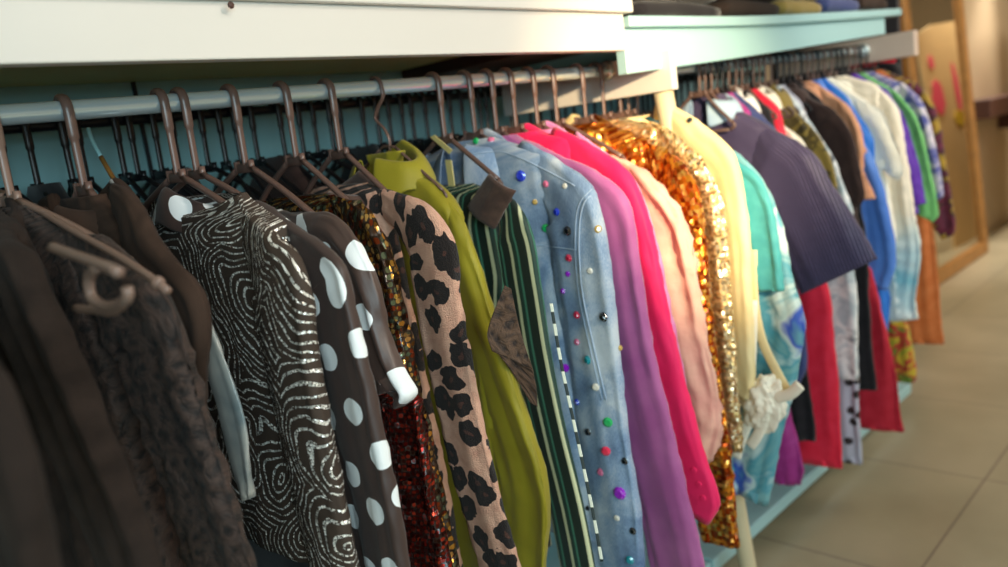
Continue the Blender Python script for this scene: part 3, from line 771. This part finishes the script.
G('blue_blouse', H(803), 'blue', [(845, 115), (870, 150), (888, 200), (897, 262), (888, 290)], 'cornflower blue satin blouse on the far rail', 'blouse', sleeve=.12, cuff=.14, thick=.024, hem=-.6, fold=.01)
G('chiffon_dress', H(808), 'brightblue', [(880, 250), (890, 300), (886, 345), (872, 366)], 'bright blue chiffon dress below the cornflower blouse', 'dress', local=[(.1, -.12), (.17, -.25)], sleeved=False, thick=.02, fold=.012)
G('skirt', H(798), 'darkred', [(896, 370), (904, 432)], 'crimson skirt, lowest hem below the far rail', 'skirt', local=[(.1, -.5), (.17, -.6)], sleeved=False, thick=.018, neckz=-.3)
G('short_sleeved_shirt', H(814), 'ivory', [(862, 98), (884, 112), (898, 145), (904, 172), (898, 180)], 'white short-sleeved shirt beside the cream dress on the far rail', 'shirt', sleeve=.09, cuff=.09, thick=.02, hem=-.55)
G('ombre_dress', H(828), 'creamblue', [(850, 76), (876, 84), (898, 108), (908, 160), (916, 215), (922, 255), (916, 300), (919, 318)], 'cream dress with aqua tinted ruffled hem on the far rail', 'dress', collar='shirt', collarmat='ivory', sleeve=.12, cuff=.12, thick=.03, hem=-.8, ruffle=.002, fold=.01)
G('violet_top', H(840), 'violet', [(888, 90), (906, 118), (918, 160), (927, 203)], 'violet satin top on the far rail', 'top', sleeve=.07, cuff=.07, thick=.016, hem=-.5)
G('green_blouse', H(848), 'green', [(896, 92), (918, 118), (930, 165), (939, 214), (934, 222)], 'apple green blouse on the far rail', 'blouse', sleeve=.08, cuff=.08, thick=.016, hem=-.5)
G('floral_skirt', H(842), 'oliveflor', [(905, 320), (917, 370), (916, 382)], 'yellow green floral skirt hem under the cream dress', 'skirt', local=[(.1, -.3), (.16, -.45)], sleeved=False, thick=.022, neckz=-.2)
G('lilac_blouse', H(856), 'lilacprint', [(905, 84), (924, 104), (938, 150), (945, 194), (940, 200)], 'lilac and white floral printed blouse near the far rail end', 'blouse', sleeve=.08, cuff=.08, thick=.016, hem=-.5)
G('linen_dress', H(866), 'orange', [(928, 190), (936, 260), (943, 344)], 'long orange linen dress near the far rail end', 'dress', local=[(.1, -.12), (.12, -.2)], sleeved=False, thick=.02)
G('floral_blouse', H(868), 'maroon', [(915, 82), (934, 104), (945, 150), (954, 205), (956, 232), (944, 240)], 'maroon floral blouse, last but one on the far rail', 'blouse', sleeve=.08, cuff=.08, thick=.018, hem=-.5)
G('red_blouse', H(873), 'red', [(893, 72), (912, 84), (922, 110)], 'red blouse with dark neckline at the very end of the far rail', 'blouse', sleeve=.06, cuff=.05, thick=.012, hem=-.5, collar='shirt', collarmat='black', neckz=-.035, neckw=.07)

# ================================================================ HANGERS
fr = 'clothes hangers on the near chrome rail'
near = [(-60, 'taupe plastic hanger whose bare arm sticks out of the charcoal jacket', 'greyplastic', .17),
 (-18, 'taupe plastic hanger with its arm lying over the lace blouse', 'greyplastic', .22),
 (62, 'brown plastic hanger holding the dark brown coat', 'plastic', .13),
 (158, 'brown plastic hanger holding the swirl sequin top', 'plastic', .19),
 (178, 'brown plastic hanger whose arm runs into the dotted blouse', 'plastic', .2),
 (228, 'brown plastic hanger ending at the dotted dress shoulder', 'plastic', .16),
 (280, 'tall brown plastic hanger ending at the gold sequin jacket', 'plastic', .13),
 (325, 'brown plastic hanger of the leopard print jacket', 'plastic', .12),
 (375, 'thin curled hanger hook above the olive shirt', 'plastic', .12),
 (432, 'brown plastic hanger with pale yellow tag above the striped top', 'plastic', .12),
 (463, 'brown plastic hanger of the denim jacket', 'plastic', .14),
 (485, 'brown plastic hanger of the orchid gauze shirt', 'plastic', .13),
 (505, 'brown plastic hanger rising from the hot pink blazer collar', 'plastic', .13),
 (527, 'brown plastic hanger of the pink lilac blouse', 'plastic', .13),
 (547, 'brown plastic hanger with its arm over the pale pink voile', 'plastic', .15),
 (576, 'brown plastic hanger of the copper sequin top', 'plastic', .12),
 (595, 'brown plastic hanger of the champagne sequin top', 'plastic', .12),
 (612, 'brown plastic hanger of the cream blouse', 'plastic', .12),
 (620, 'brown plastic hanger of the plain aqua blouse', 'plastic', .12),
 (629, 'last brown plastic hanger on the near rail, at the bracket', 'plastic', .12)]
for px, lab, mt, hf in near:
    x = {-60: .215, -18: .25}.get(px, hook_x(px))
    h = hanger(x, .16 if px == -18 else 0, mt, hf, lab, fr, wire=(px == 375))
    if px == 432: YT = h
bpy.context.view_layer.update()
# spare hook hanger lying over the jacket shoulder (skirt hook at the arm end)
def world_on(px, py, x0): 
    d = ray(px, py); return EYE + d*(x0/d.x)
e = empty('skirt_hanger', world_on(90, 285, .2)); tag(e, 'bare taupe hanger arm with an open curled hook beside the charcoal jacket', 'hanger')
P = [world_on(a, b, .2)-Vector(e.location) for a, b in ((52, 247), (85, 259), (112, 269), (119, 273))]
bm = bmesh.new(); tube(bm, P, .0042, 10, 16); link('hanger_arm', bm, M['greyplastic'], e)
P = [world_on(a, b, .2)-Vector(e.location) for a, b in ((98, 266), (89, 278), (91, 296), (103, 306), (120, 304), (128, 296), (127, 287))]
bm = bmesh.new(); tube(bm, P, .0042, 10, 30); link('hook', bm, M['greyplastic'], e)
P = [world_on(a, b, .205)-Vector(e.location) for a, b in ((76, 308), (95, 310), (112, 312), (124, 304))]
bm = bmesh.new(); tube(bm, P, .0032, 10, 16); link('lower_bar', bm, M['greyplastic'], e)
e = empty('skirt_hanger', world_on(80, 240, .262)); tag(e, 'long taupe hanger arm with a knob running over the dark lace blouse', 'hanger')
P = [world_on(a, b, .262)-Vector(e.location) for a, b in ((-20, 186), (20, 200), (75, 232), (118, 256), (150, 277), (168, 291))]
bm = bmesh.new(); tube(bm, P, .0036, 10, 30); link('hanger_arm', bm, M['greyplastic'], e)
bm = bmesh.new(); bmesh.ops.create_uvsphere(bm, u_segments=14, v_segments=10, radius=.0062)
for v in bm.verts: v.co += world_on(158, 283, .262)-Vector(e.location)
link('knob', bm, M['greyplastic'], e)

fg = 'clothes hangers packed along the far rail'
for px in list(range(694, 884, 6)):
    x = H(px) + random.uniform(-.006, .006)
    hanger(x, random.uniform(-.08, .08), random.choice(('plastic', 'blackplastic', 'plastic')), .09, 'hanger packed in the row on the far rail under the aqua board', fg, drop=-.022)

# back rail: dark hangers and garments seen under the front rail
bg = 'dark hangers on the back rail'
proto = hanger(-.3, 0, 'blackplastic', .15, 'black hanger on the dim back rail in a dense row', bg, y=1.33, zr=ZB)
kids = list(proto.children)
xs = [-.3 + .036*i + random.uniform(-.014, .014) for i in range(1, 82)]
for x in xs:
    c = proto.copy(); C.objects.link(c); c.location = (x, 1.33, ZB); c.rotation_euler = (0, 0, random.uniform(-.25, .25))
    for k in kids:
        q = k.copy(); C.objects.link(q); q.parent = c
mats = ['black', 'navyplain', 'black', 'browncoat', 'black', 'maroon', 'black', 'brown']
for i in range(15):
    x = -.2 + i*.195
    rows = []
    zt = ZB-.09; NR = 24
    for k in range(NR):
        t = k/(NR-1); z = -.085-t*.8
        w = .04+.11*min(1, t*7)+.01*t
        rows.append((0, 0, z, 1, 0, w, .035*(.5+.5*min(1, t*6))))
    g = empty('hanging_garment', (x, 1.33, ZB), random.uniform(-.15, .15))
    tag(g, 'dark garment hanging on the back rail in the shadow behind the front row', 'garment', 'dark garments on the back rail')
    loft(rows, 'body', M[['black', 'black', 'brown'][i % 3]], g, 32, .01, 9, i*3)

# ================================================================ DETAILS ON THE GARMENTS
bpy.context.view_layer.update()
def flap(g, L, Rr, x, mat, name, n=14, bulge=.008):
    Lp = catmull([(a, b, 0) for a, b in L], n); Rp = catmull([(a, b, 0) for a, b in Rr], n)
    bm = bmesh.new(); uvl = bm.loops.layers.uv.new('UVMap'); inv = g.matrix_world.inverted(); V = []
    for i in range(n):
        row = []
        for k in range(n):
            q = Lp[i].lerp(Rp[i], k/(n-1)); t = k/(n-1)*2-1
            p = world_on(q.x, q.y, x) + Vector((-bulge*(1-t*t)+.002*noise.noise(Vector((i*.4, k*.4, x))), 0, 0))
            row.append(bm.verts.new(inv @ p))
        V.append(row)
    for i in range(n-1):
        for k in range(n-1):
            f = bm.faces.new((V[i][k], V[i][k+1], V[i+1][k+1], V[i+1][k]))
            for lp, (a, b) in zip(f.loops, ((i, k), (i, k+1), (i+1, k+1), (i+1, k))): lp[uvl].uv = (b*.003, a*.003)
    o = link(name, bm, M[mat], g); md = o.modifiers.new('cloth', 'SOLIDIFY'); md.thickness = .004; md.offset = 0
    return o
def of(label): 
    for k in GAR:
        if label in k: return GAR[k]
g, parts = of('studded with coloured gems'); bv = world_bvh(parts)
for px, py, r, mt in ((457,137,.0055,'gem_purple'),(476,141,.0038,'gem_green'),(491,140,.004,'gem_pink'),(521,176,.0058,'gem_blue'),(546,184,.0036,'gem_pink'),(565,186,.003,'gem_clear'),
        (535,202,.003,'gem_gold'),(557,212,.0042,'gem_blue'),(546,228,.0045,'gem_green'),(568,231,.0048,'gem_black'),(569,258,.004,'gem_red'),(598,229,.0038,'gem_gold'),
        (590,271,.0032,'gem_clear'),(568,274,.003,'gem_purple'),(563,291,.003,'gem_purple'),(577,315,.004,'gem_red'),(604,317,.005,'gem_black'),(577,342,.0035,'gem_pink'),(588,360,.0048,'gem_teal'),(596,387,.004,'gem_clear'),
        (565,368,.0048,'gem_purple'),(608,422,.0052,'gem_green'),(588,432,.004,'gem_black'),(606,451,.005,'gem_red'),(601,472,.0042,'gem_pink'),(620,493,.007,'gem_purple'),(617,518,.0034,'gem_clear'),
        (625,461,.004,'gem_black'),(633,531,.004,'gem_black'),(630,560,.0046,'gem_teal'),(577,402,.0035,'gem_blue'),(588,508,.003,'gem_black'),(620,348,.003,'gem_gold'),(629,410,.003,'gem_clear')):
    gem(g, bv, px, py, r*1.55, mt)
seam(g, bv, [(596,190),(583,205),(579,240),(582,290),(592,340),(606,400)], .0012)
seam(g, bv, [(592,189),(579,204),(575,240),(578,290),(588,340),(602,400)], .0008)
seam(g, bv, [(522,244),(545,246),(576,250)], .001)
seam(g, bv, [(470,154),(500,152),(520,158),(545,170),(575,186)], .001)
g, parts = of('olive green satin'); bv = world_bvh(parts)
patch(g, bv, ([(505,284),(486,332),(491,352)], [(511,287),(521,330),(535,372)]), 'olivelace', 'lace_patch', lift=.007)
patch(g, bv, ([(490,345),(512,372),(530,403)], [(534,370),(537,388),(538,408)]), 'olivelace', 'lace_patch', lift=.007)
g, parts = of('cream vertical stripes'); bv = world_bvh(parts)
flap(g, [(490,174),(479,190),(468,207)], [(516,191),(506,209),(495,229)], hook_x(432)-.026, 'ribbrown', 'knitted_collar')
patch(g, bv, ([(548,300),(558,360),(573,430),(590,510),(600,565)], [(553,300),(563,360),(578,430),(595,510),(605,565)]), 'dash', 'dashed_trim', lift=.003, nx=4, ny=40, jitter=0)
g, parts = of('hot pink blazer with'); bv = world_bvh(parts)
for px, py in ((694, 470), (699, 484), (703, 498)): gem(g, bv, px, py, .005, 'hotpink', 'button')
g, parts = of('cream long-sleeved'); bv = world_bvh(parts)
gem(g, bv, 690, 120, .006, 'metalbutton', 'button')
g, parts = of('dark brown short-sleeved')

# pale yellow tag on a hanger
x0 = hook_x(432)
e = empty('price_tag', (x0-.004, .975, rail_z(x0)-.11)); tag(e, 'pale yellow paper tag dangling from a hanger over the olive shirt', 'tag')
def slab(pts, x, t, name, mat):
    bm = bmesh.new(); V = []
    for q in pts:
        w = world_on(q[0], q[1], x); V.append(bm.verts.new(w-Vector(e.location)))
    f = bm.faces.new(V); r = bmesh.ops.extrude_face_region(bm, geom=[f])
    for v in r['geom']:
        if isinstance(v, bmesh.types.BMVert): v.co.x += t
    return link(name, bm, M[mat], e, smooth=False)
slab([(430,137),(434,135),(452,150),(449,154)], x0-.012, .0015, 'string_loop', 'tagyellow')
slab([(445,160),(451,160),(456,196),(450,197)], x0-.010, .0015, 'paper_slip', 'tagyellow')
# teal and orange pencil-thin stick poking out beside the coat collar
e = empty('wire_hook', world_on(105, 165, .42)); tag(e, 'thin teal and orange plastic hook stick above the brown coat collar', 'hook')
P = [world_on(a, b, .42)-Vector(e.location) for a, b in ((88, 128), (92, 140), (101, 157))]
bm = bmesh.new(); tube(bm, P, .003, 8, 12); link('teal_shaft', bm, M['tealboard'], e)
P = [world_on(a, b, .42)-Vector(e.location) for a, b in ((101, 157), (112, 176), (124, 194))]
bm = bmesh.new(); tube(bm, P, .0034, 8, 12); link('orange_tip', bm, M['gold'], e)

# knotted white sash hanging past the cream blouse
e = empty('knotted_sash', world_on(762, 400, 1.385)); tag(e, 'white cloth sash tied in a loose knot in front of the printed tunic', 'sash')
def strip(pts, w, mat, name, x=1.385, th=.004):
    bm = bmesh.new(); P = [world_on(a, b, x)-Vector(e.location) for a, b in pts]
    tube(bm, P, w, 12, 24, .35); return link(name, bm, M[mat], e)
strip([(752, 250), (754, 300), (762, 340), (777, 372), (788, 392)], .010, 'cream', 'strap')
strip([(750, 300), (749, 350), (746, 400)], .016, 'ivory', 'strap', 1.375)
bm = bmesh.new(); bmesh.ops.create_icosphere(bm, subdivisions=5, radius=1)
cen = world_on(764, 403, 1.375)-Vector(e.location)
for v in bm.verts:
    q = v.co.normalized(); k = 1+.28*noise.noise(q*2.2+Vector((3, 1, 0)))+.18*abs(noise.noise(q*5))+.06*math.sin(q.x*14+q.z*9+4*noise.noise(q*3))
    v.co = cen + Vector((q.x*.024, q.y*.040, q.z*.052+.25*-q.y*.04))*k
link('knot', bm, M['ivory'], e)
for pts in ([(752, 415), (744, 432), (738, 450), (736, 457)], [(764, 418), (757, 436), (750, 446)], [(776, 398), (790, 394), (800, 385)]):
    strip(pts, .011, 'ivory', 'loose_end', 1.365)

# ================================================================ MIRROR AND WHAT STANDS AROUND IT
# leaning mirror: foot line on the floor, top against the back wall
mx0, mx1 = 4.72, 5.84; yb = 1.42; Hm = 2.05; lean = math.asin((1.6-yb-.04)/Hm)
me_ = empty('leaning_mirror', ((mx0+mx1)/2, yb, .0)); me_.rotation_euler = (-lean, 0, 0)
tag(me_, 'tall gilt framed mirror leaning on the back wall at the right', 'mirror')
W = (mx1-mx0)/2; fw = .085
def fpart(name, x0, x1, z0, z1, mat, y0=-.02, y1=.025, bev=.012):
    bm = bmesh.new(); box(bm, x0, x1, y0, y1, z0, z1, bev); return link(name, bm, M[mat], me_, smooth=False)
fpart('frame_side', -W, -W+fw, 0, Hm, 'gold'); fpart('frame_side', W-fw, W, 0, Hm, 'gold')
fpart('frame_rail', -W+fw, W-fw, 0, fw, 'gold'); fpart('frame_rail', -W+fw, W-fw, Hm-fw, Hm, 'gold')
for xx in (-W+fw*.8, W-fw*.8):
    bm = bmesh.new(); n = 400
    tube(bm, [(xx, -.02, fw+(Hm-2*fw)*i/n) for i in range(n+1)], [.007+.003*math.sin(i*.9) for i in range(n+1)], 8, 0)
    link('beaded_molding', bm, M['gold'], me_)
fpart('mirror_glass', -W+fw-.01, W-fw+.01, fw-.01, Hm-fw+.01, 'glassmirror', .0, .006, 0)
fpart('backing_board', -W+.02, W-.02, .02, Hm-.02, 'woodbrown', .0255, .032, 0)
bpy.context.view_layer.update()
mw = me_.matrix_world; mo = mw @ Vector((0, 0, 0)); mn = (mw.to_3x3() @ Vector((0, -1, 0))).normalized()
def in_mirror(px, py, extra):
    """where a thing must stand in the room to be seen at this pixel in the mirror"""
    d = ray(px, py); t = (mo-EYE).dot(mn)/d.dot(mn); p = EYE+d*t; r = d - mn*2*d.dot(mn)
    return p + r*extra
bm = bmesh.new()
V = [in_mirror(*q) for q in ((926, 33, 1.2), (951, 20, 1.2), (977, 150, 1.2), (950, 170, 1.2))]
cen = sum(V, Vector())/4
e = empty('painted_board', (cen.x, cen.y, 0)); tag(e, 'brown cardboard sheet with pink and yellow paint splashes, reflected in the gilt mirror', 'board')
ex = (in_mirror(951, 60, 1.2)-in_mirror(930, 64, 1.2)); ez = Vector((0, 0, 1)); ex.z = 0; ex.normalize(); nn = ex.cross(ez)
w2 = 0; cen0 = in_mirror(952, 90, 1.2)
a = in_mirror(926, 90, 1.2); b = in_mirror(972, 90, 1.2); ex = (b-a); ex.z = 0; bwid = ex.length; ex.normalize(); nn = ex.cross(ez)
top = in_mirror(940, 26, 1.2).z
def slab3(pts, off, t, name, mat):
    bm = bmesh.new(); c0 = (a+b)/2; c0.z = 0
    V = [bm.verts.new(c0 + ex*p[0] + ez*p[1] + nn*off - Vector(e.location)) for p in pts]
    f = bm.faces.new(V); r = bmesh.ops.extrude_face_region(bm, geom=[f])
    for v in r['geom']:
        if isinstance(v, bmesh.types.BMVert): v.co += nn*t
    return link(name, bm, M[mat], e, smooth=False)
hb = bwid/2
slab3([(-hb, 0), (hb, 0), (hb, top+.05), (-hb*.3, top+.02), (-hb, top-.05)], 0, .012, 'cardboard_sheet', 'cardboard')
def blob(cx, cz, rx, rz, name, mat, sd):
    pts = [(cx + math.cos(k/16*2*math.pi)*rx*(1+.35*noise.noise(Vector((k*.9, sd, 0)))), cz + math.sin(k/16*2*math.pi)*rz*(1+.35*noise.noise(Vector((k*.9, sd, 4))))) for k in range(16)]
    slab3(pts, -.004, .02, name, mat)
for (px, py, rx, rz, mt) in ((933, 62, .05, .05, 'pinkpaint'), (938, 98, .11, .13, 'pinkpaint'), (957, 90, .05, .2, 'pinkpaint'), (958, 118, .12, .06, 'yellowpaint')):
    q = in_mirror(px, py, 1.2); u = (q-(a+b)/2).dot(ex)
    blob(u, q.z, rx, rz, 'paint_splash', mt, px*.1)

# dark wooden shelf on the back wall right of the mirror
e = empty('wall_shelf', (7.5, 1.5, 1.0)); tag(e, 'dark brown wooden wall shelf right of the gilt mirror', 'shelf')
d0 = ray(1000, 97); d1 = ray(1000, 116); z0 = CAMZ + d1.z/d1.y*1.45; z1 = CAMZ + d0.z/d0.y*1.45
bm = bmesh.new(); box(bm, 6.15-7.5, 8.5-7.5, -.05, .1, z0-1, z1-1, .005); link('board', bm, M['woodbrown'], e, smooth=False)
for xx in (7.0, 8.2):
    bm = bmesh.new(); box(bm, xx-7.5-.02, xx-7.5+.02, -.03, .1, z0-1-.12, z0-1, .004); link('support', bm, M['woodbrown'], e, smooth=False)
# ================================================================ LIGHT
def area(name, loc, target, w, h, power, col):
    l = bpy.data.lights.new(name, 'AREA'); l.shape = 'RECTANGLE'; l.size = w; l.size_y = h; l.energy = power; l.color = col
    o = bpy.data.objects.new(name, l); C.objects.link(o); o.location = loc
    o.rotation_euler = (Vector(target)-Vector(loc)).to_track_quat('-Z', 'Y').to_euler(); return o
def spot(name, loc, target, power, col, size, blend=.6, rad=.05):
    l = bpy.data.lights.new(name, 'SPOT'); l.energy = power; l.color = col; l.spot_size = math.radians(size); l.spot_blend = blend; l.shadow_soft_size = rad
    o = bpy.data.objects.new(name, l); C.objects.link(o); o.location = loc
    o.rotation_euler = (Vector(target)-Vector(loc)).to_track_quat('-Z', 'Y').to_euler(); return o
area('added_room_fill', (1.0, -1.5, 2.6), (1.0, -.4, 0), 2.5, .5, 17, (1, .93, .85))  # soft overhead fill added for general brightness, not a known fixture
area('added_far_fill', (5.5, -.8, 2.6), (5.8, -.5, 0), 2.2, .8, 80, (1, .92, .8))  # added overhead fill that brightens the mirror end of the room
spot('added_board_spot', (cen.x+.3, 1.35, 2.5), (cen.x, cen.y, 1.1), 160, (1, .94, .82), 60, .6, .1)  # extra spot, added only to light the cardboard sheet the mirror reflects
area('added_cool_fill', (-.8, -2.6, 1.4), (.8, 1.4, 1.25), 2.4, .9, 50, (.64, .91, 1))  # added bluish fill from behind the camera; no window is there
spot('added_garment_spot', (.9, -1.5, 1.95), (.85, .9, 1.12), 62, (1, .86, .7), 36, 1, .08)  # warm spot added to light the near garments from above, no known lamp
spot('warm_spotlight', (-.1, -1.35, 1.62), (1.42, .9, 1.08), 470, (1, .76, .45), 19, .9, .05)
spot('fascia_spotlight', (.1, -1.2, 2.3), (.35, .85, 1.36), 9, (1, .96, .9), 46, .9, .08)
spot('far_spotlight', (2.3, -1.0, 2.2), (2.35, .9, 1.0), 78, (1, .88, .74), 34, .9, .08)
w = bpy.data.worlds.new('world'); bpy.context.scene.world = w; w.use_nodes = True
w.node_tree.nodes['Background'].inputs[0].default_value = (.35, .62, .7, 1); w.node_tree.nodes['Background'].inputs[1].default_value = .3
sc = bpy.context.scene
sc.view_settings.view_transform = 'Standard'; sc.view_settings.look = 'None'; sc.view_settings.gamma = 1; sc.view_settings.exposure = .66
sc.view_settings.use_curve_mapping = False
